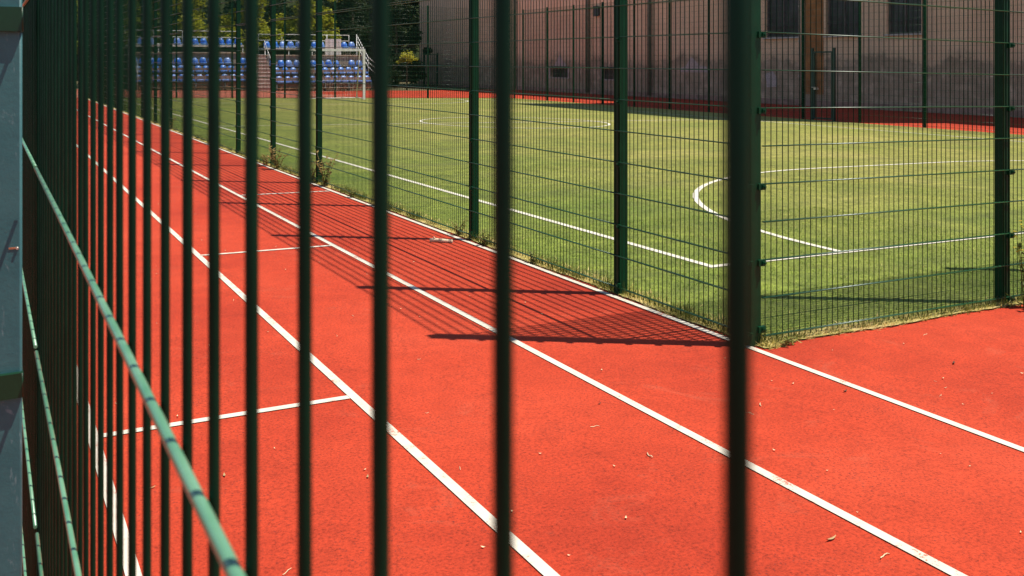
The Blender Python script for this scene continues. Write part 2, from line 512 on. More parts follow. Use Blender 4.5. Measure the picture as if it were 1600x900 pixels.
f3 = thing('mesh_fence', 'tall dark green mesh fence along the far side of the pitch, before the pink building', 'fence')
far = [48.99 - 2.742 * i for i in range(0, 17)]
far = sorted(far)
gate_i = min(range(len(far)), key=lambda i: abs(far[i] - 24.2))
run(f3, 'y', far, 27.75)
f4 = thing('mesh_fence', 'tall mesh fence across the far end of the pitch, before the blue seats', 'fence')
ends = [fx + .1] + [13.86 - 2.72 * 3 + 2.72 * i for i in range(0, 9)]
run(f4, 'x', [5.7 + 2.72 * i for i in range(0, 8)] + [27.6], 49.75)

def gate(label, loc, rz, w, h):
    g = thing('metal_gate', label, 'gate', loc, None, rz)
    for y in (0, w):
        mb = MB().rbox(-.045, .045, y - .045, y + .045, -.1, h, .008, 2)
        mb.box(-.05, .05, y - .05, y + .05, h + .001, h + .02)
        obj('post', mb, 'dark_paint', g)
    lf = MB()
    lf.box(-.03, .03, .06, w - .06, h - .16, h - .10); lf.box(-.03, .03, .06, w - .06, .05, .11)
    for y in (.06, w - .12): lf.box(-.029, .029, y, y + .06, .111, h - .161)
    l = obj('gate_leaf', lf, 'dark_paint', g)
    hd = MB(); hd.box(-.07, .07, w - .24, w - .12, 1.15, 1.22); hd.tube([(-.09, w - .26, 1.24), (-.09, w - .02, 1.24)], .012)
    hd.tube([(-.09, w - .25, 1.24), (0, w - .25, 1.24)], .01)
    obj('handle', hd, 'pipe_white', l)
    n = int((w - .3) / .1)
    wm = MB()
    for i in range(n + 1):
        y = .15 + i * (w - .3) / n
        wm.tube([(0, y, .08), (0, y, h - .12)], .0025, 6, False)
    for i in range(10):
        wm.tube([(-.005, .1, .2 + .25 * i), (-.005, w - .1, .2 + .25 * i)], .003, 6, False)
    obj('gate_mesh', wm, 'wire_paint', g)
    return g
gate('narrow dark green gate in the far fence, before the orange strip on the wall', (27.62, 25.38, gz(27.62)), 0, 1.06, 2.70)
gate('small dark gate standing beyond the far end fence, left of the building', (33.5, 76.5, -.55), R(-60), 2.0, 2.9)

# ------------------------------------------------------------------ fence right in front of the camera
near = thing('mesh_fence', 'green wire fence right in front of the camera, its vertical bars blurred', 'fence')
NX = .067
def near_panel(y0, y1, first, sides, rv=.00175):
    mb = MB(); rnd = random.Random(int(y0 * 100) + 7)
    n = int((y1 - first) / DW) + 1
    for i in range(n):
        a = first + i * DW
        e = rnd.uniform(-.0012, .0012); e2 = rnd.uniform(-.001, .001)
        r_ = .00145 if a < .1 else .00155 if a < .15 else .0018 if a < .25 else .0020
        mb.tube([(NX + e2, a + e, .03), (NX, a + e * .3, 1.3), (NX - e2, a - e, 2.43)], r_, sides, False)
    nv = len(mb.f)
    for i in range(10):
        z = 1.5854 - DH * 6 + DH * i
        pts = [(NX - .0047 + rnd.uniform(-.0006, .0006), y0 + .01 + (y1 - y0 - .02) * j / 6, z + rnd.uniform(-.0008, .0008)) for j in range(7)]
        mb.tube(pts, .0024, sides)
    me = mb.mesh('mesh_panel'); me.materials.append(M['wire_paint']); me.materials.append(M['wire_sunlit'])
    me.polygons.foreach_set('material_index', [0] * nv + [1] * (len(me.polygons) - nv))
    return me
first0 = .0742 - .05 * 24
edges = [-1.12 + 2.55 * i for i in range(-1, 1)] + [1.43 + 2.55 * i for i in range(0, 24)]
for i in range(len(edges) - 1):
    a, b = edges[i], edges[i + 1]
    k = math.ceil((a + .012 - .0742) / DW)
    obj('mesh_panel', near_panel(a, b - .004, .0742 + k * DW, 12 if i < 3 else 6), None, near)
pw0, pw1 = -.022, .0462
band_z = [1.2847 + .0162 + .483 * i for i in range(-2, 3)]
for i, y in enumerate(edges[1:]):
    mb = MB().rbox(pw0, pw1, y, y + .06, -.1, 2.46, .0035, 4)
    mb.rbox(pw0 - .002, pw1 + .002, y - .002, y + .062, 2.461, 2.475, .0035, 2)
    p = obj('post', mb, 'grey_paint', near)
    if i < 5:
        for z in band_z:
            bm_ = MB().rbox(pw0 - .008, pw1 + .0008, y - .0085, y + .0665, z - .0162, z + .0162, .0015, 2)
            obj('clamp_band', bm_, 'band_paint', p)
    if i == 1:
        b = MB(); b.tube([(.040, y - .0004, 1.481), (.040, y - .0035, 1.481)], [.0022, .0016], 8)
        obj('screw', b, 'bolt_metal', p)
        b = MB(); b.box(.030, .0385, y - .0009, y - .0001, 1.4800, 1.4825)
        obj('rust_mark', b, 'rust', p)

# ------------------------------------------------------------------ building
BX = 36.0; BZ = -.546
bld = thing('pink_building', 'long pinkish plastered building with barred dark windows behind the far fence', 'building', (BX, 40, BZ))
def bobj(name, mb, mat, parent=bld):
    me = mb.mesh(name); fixn(me); me.materials.append(M[mat])
    me.transform(Matrix.Translation((-BX, -40, -BZ)))
    o = bpy.data.objects.new(name, me); SC.collection.objects.link(o); o.parent = parent
    return o
WIN = [(35.29, 37.77), (31.47, 33.62), (28.15, 30.02)]
more = [(16.8, 18.8), (13.2, 15.2)]
wins = [(y0, y1, 2.9, 5.3) for y0, y1 in WIN + more]
base_wins = [(57.1, 59.53, .49, 1.13), (51.49, 52.9, .47, 1.14)]
# facade wall cut by window openings: built as cells of a grid with the openings left out, recessed panes behind
ycuts = sorted({-8., 83.4} | {a for x in wins + base_wins for a in x[:2]})
zcuts = sorted({BZ - .2, 15.} | {a for x in wins + base_wins for a in x[2:]})
wall = MB()
def is_open(y, z):
    return any(a < y < b and c < z < d for a, b, c, d in wins + base_wins)
for i in range(len(ycuts) - 1):
    for j in range(len(zcuts) - 1):
        ya, yb, za, zb = ycuts[i], ycuts[i + 1], zcuts[j], zcuts[j + 1]
        if not is_open((ya + yb) / 2, (za + zb) / 2):
            wall.add([(BX, ya, za), (BX, yb, za), (BX, yb, zb), (BX, ya, zb)], [(0, 3, 2, 1)])
for a, b, c_, d_ in wins + base_wins:
    e = BX + .28
    wall.add([(BX, a, c_), (BX, b, c_), (BX, b, d_), (BX, a, d_), (e, a, c_), (e, b, c_), (e, b, d_), (e, a, d_)],
             [(0, 1, 5, 4), (1, 2, 6, 5), (2, 3, 7, 6), (3, 0, 4, 7)])
wall.add([(BX, 83.4, BZ - .2), (BX + 14, 83.4, BZ - .2), (BX + 14, 83.4, 15), (BX, 83.4, 15),
          (BX, -8, BZ - .2), (BX + 14, -8, BZ - .2), (BX + 14, -8, 15), (BX, -8, 15)],
         [(0, 3, 2, 1), (4, 5, 6, 7), (1, 2, 6, 5)])
wo = bpy.data.objects.new('wall', wall.mesh('wall')); SC.collection.objects.link(wo)
wo.data.materials.append(M['plaster']); wo.data.transform(Matrix.Translation((-BX, -40, -BZ))); wo.parent = bld
rf = MB().box(BX - .35, BX + 14.3, -8.3, 83.7, 15.002, 15.35)
bobj('roof', rf, 'roof_tile')
tw = MB().box(BX + .02, BX + 13.5, 19.3, 34.3, 15.36, 38.5)  # unseen tower, added and sized to cast the broad shadow on the pitch
bobj('shadow_block', tw, 'plaster')
for a, b, c_, d_ in wins:
    e = BX + .22
    fr = MB()
    fr.box(e - .05, e + .03, a + .002, a + .09, c_ + .002, d_ - .002); fr.box(e - .05, e + .03, b - .09, b - .002, c_ + .002, d_ - .002)
    fr.box(e - .05, e + .03, a + .091, b - .091, c_ + .002, c_ + .09); fr.box(e - .05, e + .03, a + .091, b - .091, d_ - .09, d_ - .002)
    m_ = a + (b - a) * .52
    fr.box(e - .048, e + .03, m_ - .03, m_ + .03, c_ + .091, d_ - .091)
    w_ = bobj('window', fr, 'frame_wood')
    bobj('pane', MB().box(e + .031, e + .05, a + .003, b - .003, c_ + .003, d_ - .003), 'pane_glass', w_)
    br = MB()
    for k in range(1, 7):
        y = a + (b - a) * k / 7
        br.tube([(e - .12, y, c_ + .05), (e - .12, y, d_ - .05)], .012, 6)
    br.box(e - .135, e - .105, a + .003, b - .003, c_ + .6, c_ + .63)
    bobj('window_bars', br, 'steel_dark', w_)
    bobj('sill', MB().box(BX - .12, BX - .002, a - .06, b + .06, c_ - .07, c_ + .001), 'sill_stone', w_)
for a, b, c_, d_ in base_wins:
    e = BX + .2
    fr = MB()
    fr.box(BX - .05, BX - .003, a - .10, a - .001, c_ - .08, d_ + .08); fr.box(BX - .05, BX - .003, b + .001, b + .10, c_ - .08, d_ + .08)
    fr.box(BX - .05, BX - .003, a, b, c_ - .08, c_ - .001)
    w_ = bobj('window', fr, 'patch_plaster')
    bobj('pane', MB().box(e, e + .05, a + .003, b - .003, c_ + .003, d_ - .003), 'pane_glass', w_)
    bobj('lintel', MB().box(BX - .1, BX - .003, a - .12, b + .12, d_ + .081, d_ + .15), 'steel_dark', w_)
bobj('render_strip', MB().box(BX - .03, BX - .003, 33.74, 34.95, .05, 14.9), 'orange_render')
for y, m_, r_ in ((47.5, 'pipe_grey', .13), (54.4, 'pipe_grey', .13), (35.12, 'pipe_white', .05), (64.5, 'pipe_grey', .1), (72, 'pipe_grey', .1)):
    pm = MB().tube([(BX - .2, y, BZ + .1), (BX - .2, y, 14.8)], r_, 10)
    for k in range(8): pm.box(BX - .2 - r_ - .02, BX - .003, y - .03, y + .03, .9 + 1.75 * k, .96 + 1.75 * k)
    bobj('downpipe', pm, m_)
pp = MB(); pp.prism([(42.3, 1.02), (44.7, 1.02), (44.75, 1.25), (44.2, 1.4), (43.75, 1.9), (43.4, 1.72), (43.0, 1.42), (42.4, 1.36)], 'x', BX - .02, BX - .003)
bobj('plaster_patch', pp, 'patch_plaster')
pp = MB(); pp.prism([(36.9, .35), (37.6, .3), (37.7, 1.0), (37.2, 1.15), (36.95, .9)], 'x', BX - .02, BX - .003)
bobj('plaster_patch', pp, 'patch_plaster')
pp = MB(); pp.prism([(57.3, 1.3), (59.0, 1.3), (58.6, 1.7), (58.2, 2.2), (57.9, 1.75)], 'x', BX - .02, BX - .003)
bobj('plaster_patch', pp, 'patch_plaster')
bobj('wall_vent', MB().box(BX - .12, BX - .003, 53.2, 53.65, 4.7, 5.3).box(BX - .15, BX - .121, 53.15, 53.7, 4.65, 5.35), 'steel_dark')
bobj('plinth', MB().box(BX - .12, BX - .003, -8, 83.4, BZ - .1, BZ + .28), 'backing')

hut = thing('low_house', 'small beige house beyond the far end of the track, seen between the bars', 'house', (-5, 84, .1))
hb = MB().box(-6, 3.5, 0, 5, -.4, 4.1); obj('wall', hb, 'beige_wall', hut)
obj('roof', MB().prism([(-6.4, 4.101), (3.9, 4.101), (-1.25, 6.4)], 'y', -.4, 5.4), 'roof_tile', hut)
obj('shade_panel', MB().box(-5.9, 3.4, -.06, -.003, .0, 2.55), 'frame_wood', hut)  # dark board added over the lower wall for the brown-dark shade there

# ------------------------------------------------------------------ grandstands
def seat_mesh():
    mb = MB()
    prof = [(-.20, .0), (.20, .0), (.225, .10), (.21, .24), (.16, .345), (.08, .385), (-.08, .385), (-.16, .345), (-.21, .24), (-.225, .10)]
    # curved back shell
    def bend(x, z): return .30 + .10 * z - .55 * x * x
    vs = [(x, bend(x, z), z) for x, z in prof] + [(x, bend(x, z) + .03, z) for x, z in prof]
    n = len(prof)
    mid0 = len(vs); vs += [(0, bend(0, .2), .2), (0, bend(0, .2) + .03, .2)]
    fs = []
    for i in range(n):
        j = (i + 1) % n
        fs += [(i, j, mid0), (n + j, n + i, mid0 + 1), (i, n + i, n + j, j)]
    mb.add(vs, fs, True)
    # pan with a rolled front lip
    pan = [(-.10, .03), (-.09, -.07), (-.06, -.075), (-.06, .02), (.15, -.015), (.33, .0), (.33, .035), (.15, .02), (-.06, .055)]
    mb.prism(pan, 'x', -.215, .215)
    me = mb.mesh('seat'); fixn(me); me.materials.append(M['seat_plastic']); return me
SEAT = seat_mesh()
rnd = random.Random(11)
def stand(label, x0, x1, seats, top_seats, board=None):
    zb = gz((x0 + x1) / 2)
    g = thing('grandstand', label, 'grandstand', (x0, 63.4, zb))
    L = x1 - x0
    rows = [(.5, .66), (1.3, 1.24), (2.0, 1.75)]
    for k, (y, z) in enumerate(rows):
        obj('seat_beam', MB().box(0, L, y + .02, y + .10, z - .13, z - .06).box(0, L, y + .24, y + .30, z - .12, z - .065), 'steel_dark', g)
        obj('foot_plank', MB().box(0, L, y - .42 if k else y - .25, y - .06 if k else y + .2, z - .46, z - .42), 'plank_wood', g)
        if k: obj('riser', MB().box(0.02, L - .02, y - .52, y - .48, z - 1.0 if k > 1 else .1, z - .3), 'backing', g)
    fr = MB()
    n = max(2, int(L / 1.5))
    for i in range(n + 1):
        x = .05 + (L - .1) * i / n
        fr.tube([(x, .52, .56), (x - .1, .1, 0)], .03, 6); fr.tube([(x, .75, .5), (x + .15, 1.1, 0)], .03, 6)
        fr.tube([(x, 1.5, .0), (x, 1.5, 1.12)], .03, 6); fr.tube([(x, 2.3, .0), (x, 2.3, 1.62)], .03, 6)
        fr.tube([(x, .6, .54), (x, 2.4, 1.66)], .03, 6)
    for y_, z_ in ((.6, .54), (1.5, 1.08), (2.3, 1.6)): fr.tube([(.02, y_, z_), (L - .02, y_, z_)], .03, 6)
    obj('support_frame', fr, 'steel_dark', g)
    obj('back_wall', MB().box(0, L, 2.80, 2.95, 0, 2.42), 'concrete', g)
    obj('wall_coping', MB().box(-.05, L + .05, 2.72, 3.02, 2.421, 2.50), 'beige_wall', g)
    deck = MB().box(0, L, 3.4, 5.4, 2.86, 2.98)
    obj('deck', deck, 'rail_paint', g)
    dp = MB()
    for i in range(n + 1):
        x = .05 + (L - .1) * i / n
        dp.tube([(x, 3.5, 0), (x, 3.5, 2.86)], .04, 6); dp.tube([(x, 5.3, 0), (x, 5.3, 2.86)], .04, 6)
    obj('deck_post', dp, 'rail_paint', g)
    obj('shade_sheet', MB().box(0, L, 5.0, 5.1, 0, 2.85), 'steel_dark', g)  # dark sheet added to paint the shaded void under the deck
    rl = MB()
    m = max(2, int(L / 1.7))
    for i in range(m + 1):
        x = .03 + (L - .06) * i / m
        rl.tube([(x, 5.35, 2.98), (x, 5.35, 3.98)], .028, 6)
    for z in (3.55, 3.98): rl.tube([(0, 5.35, z), (L, 5.35, z)], .03, 6)
    obj('railing', rl, 'rail_paint', g)
    ps = L / seats
    for k, (y, z) in enumerate(rows):
        for i in range(seats):
            if rnd.random() < .05 and k > 0: continue
            o = obj('seat', SEAT, None, g, (ps * (i + .5) + (.1 if k == 1 else -.06 if k == 2 else 0) * .6, y, z))
            o.rotation_euler = (rnd.uniform(-.08, .04), 0, rnd.uniform(-.05, .05))
    ts = L / top_seats
    obj('seat_beam', MB().box(0, L, 3.72, 3.80, 3.0, 3.07), 'rail_paint', g)
    for i in range(top_seats):
        if rnd.random() < .08: continue
        o = obj('seat', SEAT, None, g, (ts * (i + .5), 3.7, 3.08)); o.rotation_euler = (rnd.uniform(-.06, .03), 0, 0)
    if board:
        obj('white_panel', MB().box(board[0], board[1], 3.32, 3.38, 2.2, 4.0 - .35), 'white_board', g)
    return g
gl = stand('left grandstand of blue plastic seats, on the left of the pink steps', 8.3, 15.75, 14, 13)
gr = stand('right grandstand of blue plastic seats, with a sloping end handrail and white panel', 17.2, 24.0, 12, 12, (4.3, 5.5))
er = MB()
for q in (0, .35, .7):
    er.tube([(6.75, 3.6, 3.98 - q), (6.9, 1.6, 2.35 - q), (7.4, .2, 1.5 - q)], .03, 6)
for a_, b_ in ((0., 3.98), (.5, 3.2), (1., 2.4)):
    er.tube([(6.76 + .15 * a_, 3.6 - 2 * a_, .05), (6.76 + .15 * a_, 3.6 - 2 * a_, 3.98 - 1.6 * a_)], .028, 6)
obj('end_handrail', er, 'rail_paint', gr)
el = MB()
for q in (0, .45):
    el.tube([(.0, 3.4, 3.3 - q), (.15, .2, 1.6 - q)], .035, 6)
el.tube([(.15, .2, .0), (.15, .2, 1.6)], .03, 6)
obj('end_handrail', el, 'rail_paint', gl)
st = thing('steps', 'pinkish steps with white nosings between the two blue grandstands', 'steps', (15.85, 63.4, gz(16.5)))
sb = MB(); ns = MB()
for i in range(10):
    y = .2 + i * .29; z = .24 * (i + 1)
    sb.box(0, 1.25, y, y + .285, 0, z); ns.box(0, 1.25, y - .03, y + .06, z + .001, z + .03)
obj('flight', sb, 'pink_step', st); obj('nosing', ns, 'white_paint', st)
hr = MB()
for x in (0.02, 1.23):
    hr.tube([(x, .2, 1.15), (x, 3.1, 3.4)], .025, 6)
    for i in range(4): hr.tube([(x, .25 + .93 * i, .24 + .74 * i), (x, .25 + .93 * i, 1.19 + .72 * i)], .02, 6)
obj('handrail', hr, 'rail_paint', st)

# far goal
gg = thing('football_goal', 'white football goal at the far end of the pitch, before the blue seats', 'goal', (15.95, Y1, gz(15.95)))
GW = 1.58; GH = 2.56
fr = MB()
fr.box(-GW - .06, -GW + .06, -.06, .06, -.1, GH); fr.box(GW - .06, GW + .06, -.06, .06, -.1, GH)
obj('goal_post', MB().box(GW - .06, GW + .06, -.06, .06, -.12, GH - .061), 'white_paint', gg)
obj('goal_post', MB().box(-GW - .06, -GW + .06, -.06, .06, -.08, GH - .061), 'white_paint', gg)
obj('crossbar', MB().box(-GW - .06, GW + .06, -.06, .06, GH - .06, GH + .06), 'white_paint', gg)
bs = MB()
for x in (-GW, GW):
    bs.tube([(x, .06, GH), (x, .7, GH), (x, 1.1, .02)], .03, 6); bs.tube([(x, .06, .03), (x, 1.1, .03)], .025, 6)
bs.tube([(-GW, 1.1, .03), (GW, 1.1, .03)], .025, 6)
obj('net_frame', bs, 'white_paint', gg)
nm = MB()
for i in range(26):
    x = -GW + 2 * GW * i / 25
    nm.tube([(x, .7, GH - .02), (x, 1.1, .05)], .0025, 4, False)
for i in range(13):
    q = i / 13
    nm.tube([(-GW, .7 + .4 * q, GH - GH * q), (GW, .7 + .4 * q, GH - GH * q)], .0025, 4, False)
obj('net', nm, 'white_paint', gg)

# ------------------------------------------------------------------ trees
def leaf_cards(rng, centres, radii, n, size):
    idx = rng.integers(0, len(centres), n)
    d = rng.normal(size=(n, 3)); d /= np.linalg.norm(d, axis=1)[:, None]
    rr = radii[idx] * rng.random(n) ** .45
    p = centres[idx] + d * rr[:, None] * np.array([1, 1, .8])
    a = rng.normal(size=(n, 3)); a /= np.linalg.norm(a, axis=1)[:, None]
    b = np.cross(a, rng.normal(size=(n, 3))); b /= np.linalg.norm(b, axis=1)[:, None]
    a[:, 2] *= .55; b[:, 2] *= .55
    s = size * (.6 + .8 * rng.random(n))[:, None]
    a = a * s; b = b * s * .6
    return np.stack([p - a, p + b * .9, p + a, p - b * .9], axis=1)
def tree(label, x, y, h, cr, cb, seed, mat, n=13000, size=.15, group=None, name='tree'):
    rng = np.random.default_rng(seed)
    g = thing(name, label, 'tree', (x, y, gz(x)), group)
    tr = MB()
    lean = rng.uniform(-.3, .3, 2)
    top = (lean[0], lean[1], h * .8)
    tr.tube([(0, 0, -.3), (lean[0] * .2, lean[1] * .2, cb * .7), (lean[0] * .6, lean[1] * .6, h * .5), top], [.26, .19, .13, .04], 8)
    cs = []; rs = []
    nb = 16
    for i in range(nb):
        a = 2 * math.pi * (i / nb + rng.uniform(-.05, .05)); z0 = cb * .75 + (h - cb) * .6 * rng.random()
        zt = z0 + rng.uniform(-.2, .30) * (h - cb); rr = cr * rng.uniform(.55, 1.0) * (1 - .45 * max(0, (z0 - cb) / (h - cb)))
        e = (rr * math.cos(a), rr * math.sin(a), max(cb * .9, zt))
        m_ = (e[0] * .5, e[1] * .5, (z0 + e[2]) / 2 + .2)
        tr.tube([(0, 0, z0), m_, e], [.08, .05, .015], 5)
        for q in (.55, .8, 1.):
            cs.append((e[0] * q + rng.normal() * .35, e[1] * q + rng.normal() * .35, z0 + (e[2] - z0) * q + rng.normal() * .35)); rs.append(rng.uniform(.45, .95) * cr * .34)
    for i in range(8):
        cs.append((rng.normal() * cr * .3, rng.normal() * cr * .3, h * rng.uniform(.75, 1.))); rs.append(cr * .35)
    obj('trunk', tr, 'bark', g)
    P = leaf_cards(rng, np.array(cs), np.array(rs), n, size)
    quads('crown', P, mat, g)
    return g
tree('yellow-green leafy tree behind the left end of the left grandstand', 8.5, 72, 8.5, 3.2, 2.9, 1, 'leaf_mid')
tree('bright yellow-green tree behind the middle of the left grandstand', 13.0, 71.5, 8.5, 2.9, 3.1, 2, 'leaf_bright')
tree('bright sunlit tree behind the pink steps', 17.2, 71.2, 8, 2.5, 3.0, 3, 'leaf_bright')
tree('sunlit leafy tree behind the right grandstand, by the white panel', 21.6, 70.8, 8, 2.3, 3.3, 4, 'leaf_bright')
tree('dark green tree behind the right end of the right grandstand', 27.8, 79, 9, 3.6, 1.6, 5, 'leaf_shaded')
tree('dark shaded tree in the gap beside the pink building', 33.2, 88, 10, 3.6, 1.4, 6, 'leaf_shaded')
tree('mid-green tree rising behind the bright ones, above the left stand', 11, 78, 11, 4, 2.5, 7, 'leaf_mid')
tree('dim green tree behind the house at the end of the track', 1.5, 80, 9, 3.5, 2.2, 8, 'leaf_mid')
tree('tall dark tree left of the small beige house', -9, 92, 11, 4.2, 2.2, 9, 'leaf_shaded')
tree('dark round tree standing behind the pink steps', 19.5, 80, 10, 4, 2.0, 10, 'leaf_shaded')
rng = np.random.default_rng(50)
cs = np.stack([rng.uniform(-60, 62, 420), rng.uniform(93, 103, 420), rng.uniform(-.2, 12, 420)], axis=1)
wd = quads('woodland', leaf_cards(rng, cs, rng.uniform(1.3, 2.8, 420), 90000, .45), 'leaf_shaded')
wd['kind'] = 'stuff'
hill = MB()
NXH = 40
for i in range(NXH + 1):
    x = -160 + 320 * i / NXH
    for y, z in ((104, -.6), (112, 7 + 1.5 * math.sin(i * 1.3)), (122, 15 + 2 * math.sin(i * .9)), (150, 20), (420, 22)):
        hill.v.append((x * (1 + (y - 104) / 300), y, z))
for i in range(NXH):
    for j in range(4):
        hill.f.append([5 * i + j, 5 * i + 5 + j, 5 * i + 6 + j, 5 * i + 1 + j]); hill.sm.append(True)
obj('hill', hill, 'hill_grass', kind='structure')
tree('low dark bush to the ground beside the right end of the right grandstand', 27.5, 73, 4.6, 2.3, .5, 21, 'leaf_shaded', name='bush')
tree('dark bushy tree hanging low before the corner of the building', 31.3, 77.5, 7.5, 2.6, .6, 22, 'leaf_shaded')
tree('dark leafy tree filling the shade right of the sloping handrail', 25.6, 76, 9, 3.2, .9, 23, 'leaf_shaded')
sh = thing('yellow_shrub', 'small bright yellow-green round bush standing before the dark trees', 'bush', (28.4, 68.2, -.55))
rng = np.random.default_rng(61)
cs = np.array([(rng.normal() * .24, rng.normal() * .24, 2.45 + rng.normal() * .22) for _ in range(26)])
quads('crown', leaf_cards(rng, cs, rng.uniform(.15, .34, 26), 1300, .09), 'leaf_yellow', sh)
obj('trunk', MB().tube([(0, 0, -.1), (.05, 0, 1.2), (0, 0, 2.7)], [.08, .06, .03], 6), 'bark', sh)

# ------------------------------------------------------------------ grass, weeds, litter
def blades(name, pts, hmin, hmax, wid, mat, seed, lean=.6, flat=0.):
    rng = np.random.default_rng(seed); n = len(pts)
    a = rng.uniform(0, 2 * math.pi, n)
    hh = rng.uniform(hmin, hmax, n); ww = wid * rng.uniform(.6, 1.3, n)
    dx, dy = np.cos(a) * ww / 2, np.sin(a) * ww / 2
    b = rng.uniform(0, 2 * math.pi, n); ln = hh * rng.uniform(.2, 1., n) * lean
    z0 = -SLOPE * np.clip(pts[:, 0], -6, 28)
    P = np.zeros((n, 3, 3))
    P[:, 0] = np.stack([pts[:, 0] - dx, pts[:, 1] - dy, z0 - .004], 1)
    P[:, 1] = np.stack([pts[:, 0] + dx, pts[:, 1] + dy, z0 - .004], 1)
    P[:, 2] = np.stack([pts[:, 0] + np.cos(b) * ln, pts[:, 1] + np.sin(b) * ln, z0 + hh * (1 - flat * rng.random(n))], 1)
    o = quads(name, P, mat)
    o['kind'] = 'stuff'
    return o
rng = np.random.default_rng(5)
def scatter(n, x0, x1, y0, y1):
    return np.stack([rng.uniform(x0, x1, n), rng.uniform(y0, y1, n)], 1)
def offlines(p):
    k = (abs(p[:, 0] - X0) > .045) & (abs(p[:, 1] - Y0) > .045)
    for cx in (XC - 1.7,):
        r = np.hypot(p[:, 0] - cx, p[:, 1] - Y0)
        k &= ~((abs(r - 6.1) < .045) & (p[:, 0] < cx) & (p[:, 1] > Y0))
    k &= ~((abs(p[:, 1] - Y0 - 6.1) < .045) & (p[:, 0] > XC - 1.7))
    return p[k]
p = np.concatenate([scatter(60000, 4.34, 9.5, 4.62, 9.0), scatter(45000, 4.34, 13, 8.9, 15), scatter(30000, 9.4, 18, 4.7, 9.0)])
blades('grass', offlines(p), .012, .032, .008, 'grass_blade', 1, 1.6, .6)
p = offlines(np.concatenate([scatter(4500, 4.34, 9.5, 4.62, 9.5), scatter(2500, 4.34, 14, 9, 16)]))
blades('dry_grass', p, .012, .03, .007, 'straw', 2, 2.0, .8)
# ragged straw strip along both fences
yy = rng.uniform(4.56, 40, 26000) ** 1.0
yy = 4.5 + (yy - 4.5) * rng.random(26000)
p = np.stack([4.30 + np.abs(rng.normal(0, .10, 26000)) + .012 * np.sin(yy * 3.1) + .01 * np.sin(yy * 7.7), yy], 1)
blades('verge_grass', p, .012, .05, .014, 'straw', 3, 1.8, .9)
xx = rng.uniform(4.3, 9.8, 11000)
p = np.stack([xx, 4.545 + np.abs(rng.normal(0, .075, 11000)) + .012 * np.sin(xx * 4.3)], 1)
blades('verge_grass', p, .012, .05, .014, 'straw', 4, 1.8, .9)

ctr = 4.6 + 26 * rng.random(150) ** 1.5
yc = np.repeat(ctr, 26) + rng.normal(0, .05, 150 * 26)
p = np.stack([4.325 + rng.normal(0, .022, len(yc)), yc], 1)
blades('verge_grass', p, .04, .13, .008, 'weed_leaf', 6, .5, 0)
ctr = rng.uniform(4.4, 8.2, 45)
xc = np.repeat(ctr, 22) + rng.normal(0, .04, 45 * 22)
p = np.stack([xc, 4.575 + rng.normal(0, .02, len(xc))], 1)
blades('verge_grass', p, .03, .09, .008, 'weed_leaf', 7, .6, 0)

def weed(label, x, y, h, nst, seed, mat, group=None, flowers=False, name='weed_plant', spread=.35, lsz=.03):
    rng = np.random.default_rng(seed)
    g = thing(name, label, 'weed', (x, y, gz(x)), group)
    stm = MB(); L = []; F = []
    for i in range(nst):
        a = rng.uniform(0, 6.28); sp = spread * h * rng.uniform(.2, 1)
        hh = h * rng.uniform(.55, 1.); bx, by = rng.normal() * .02, rng.normal() * .02
        pts = [(bx, by, -.02), (bx + sp * .35 * math.cos(a), by + sp * .35 * math.sin(a), hh * .5), (bx + sp * math.cos(a), by + sp * math.sin(a), hh)]
        stm.tube(pts, [.005, .004, .002], 5)
        for k in range(int(9 + h * 14)):
            q = rng.uniform(.12, 1.); p_ = np.array(pts[1]) + (np.array(pts[2]) - np.array(pts[1])) * (q - .5) * 2 if q > .5 else np.array(pts[0]) + (np.array(pts[1]) - np.array(pts[0])) * q * 2
            b = rng.uniform(0, 6.28); ll = lsz * rng.uniform(.7, 1.6); up = rng.uniform(-.3, .8)
            d = np.array([math.cos(b), math.sin(b), up]) * ll; s_ = np.array([-math.sin(b), math.cos(b), .2]) * ll * .3
            L.append([p_, p_ + d * .5 + s_, p_ + d, p_ + d * .5 - s_])
        if flowers:
            for k in range(5):
                p_ = np.array(pts[2]) + rng.normal(size=3) * .018
                for m_ in range(3):
                    b = rng.uniform(0, 6.28); d = np.array([math.cos(b), math.sin(b), .3]) * .014; s_ = np.array([-math.sin(b), math.cos(b), .2]) * .009
                    F.append([p_ - d, p_ + s_, p_ + d, p_ - s_])
    obj('stems', stm, 'weed_dry' if not flowers else 'weed_leaf', g)
    quads('leaves', np.array(L), mat, g)
    if F: quads('flowers', np.array(F), 'flower', g)
    return g
weed('tall leggy weed with small yellow flowers at the foot of the right-hand fence post', 6.89, 4.47, .66, 5, 3, 'weed_leaf', flowers=True, spread=.18, lsz=.04)
weed('low bushy weed at the foot of the tall flowering weed', 6.84, 4.44, .16, 6, 4, 'weed_leaf', spread=.8)
weed('tall brownish weed clump just right of a fence post', 4.31, 13.35, .52, 9, 5, 'weed_dry', spread=.35, lsz=.05)
weed('dark scrubby weed around the foot of a fence post, left of the tall brown clump', 4.29, 13.95, .36, 8, 6, 'weed_dry', spread=.5, lsz=.045)
weed('reddish brown weed clump between two fence posts, farther along the track', 4.30, 15.85, .42, 9, 7, 'weed_dry', spread=.5, lsz=.05)
weed('small dark weed left of a post, beside the reddish clump', 4.28, 16.5, .3, 6, 8, 'weed_dry', spread=.5, lsz=.04)
weed('tuft of yellow-green weeds on the left of the post nearest the broken stick', 4.30, 8.95, .17, 8, 9, 'weed_leaf', spread=.8)
weed('dry weed tuft on the right of the post nearest the broken stick', 4.30, 8.35, .14, 9, 10, 'weed_leaf', spread=1.0)
weed('single small green weed on the straw strip, two panels from the corner', 4.29, 7.38, .13, 3, 11, 'weed_leaf', spread=.5, lsz=.035)
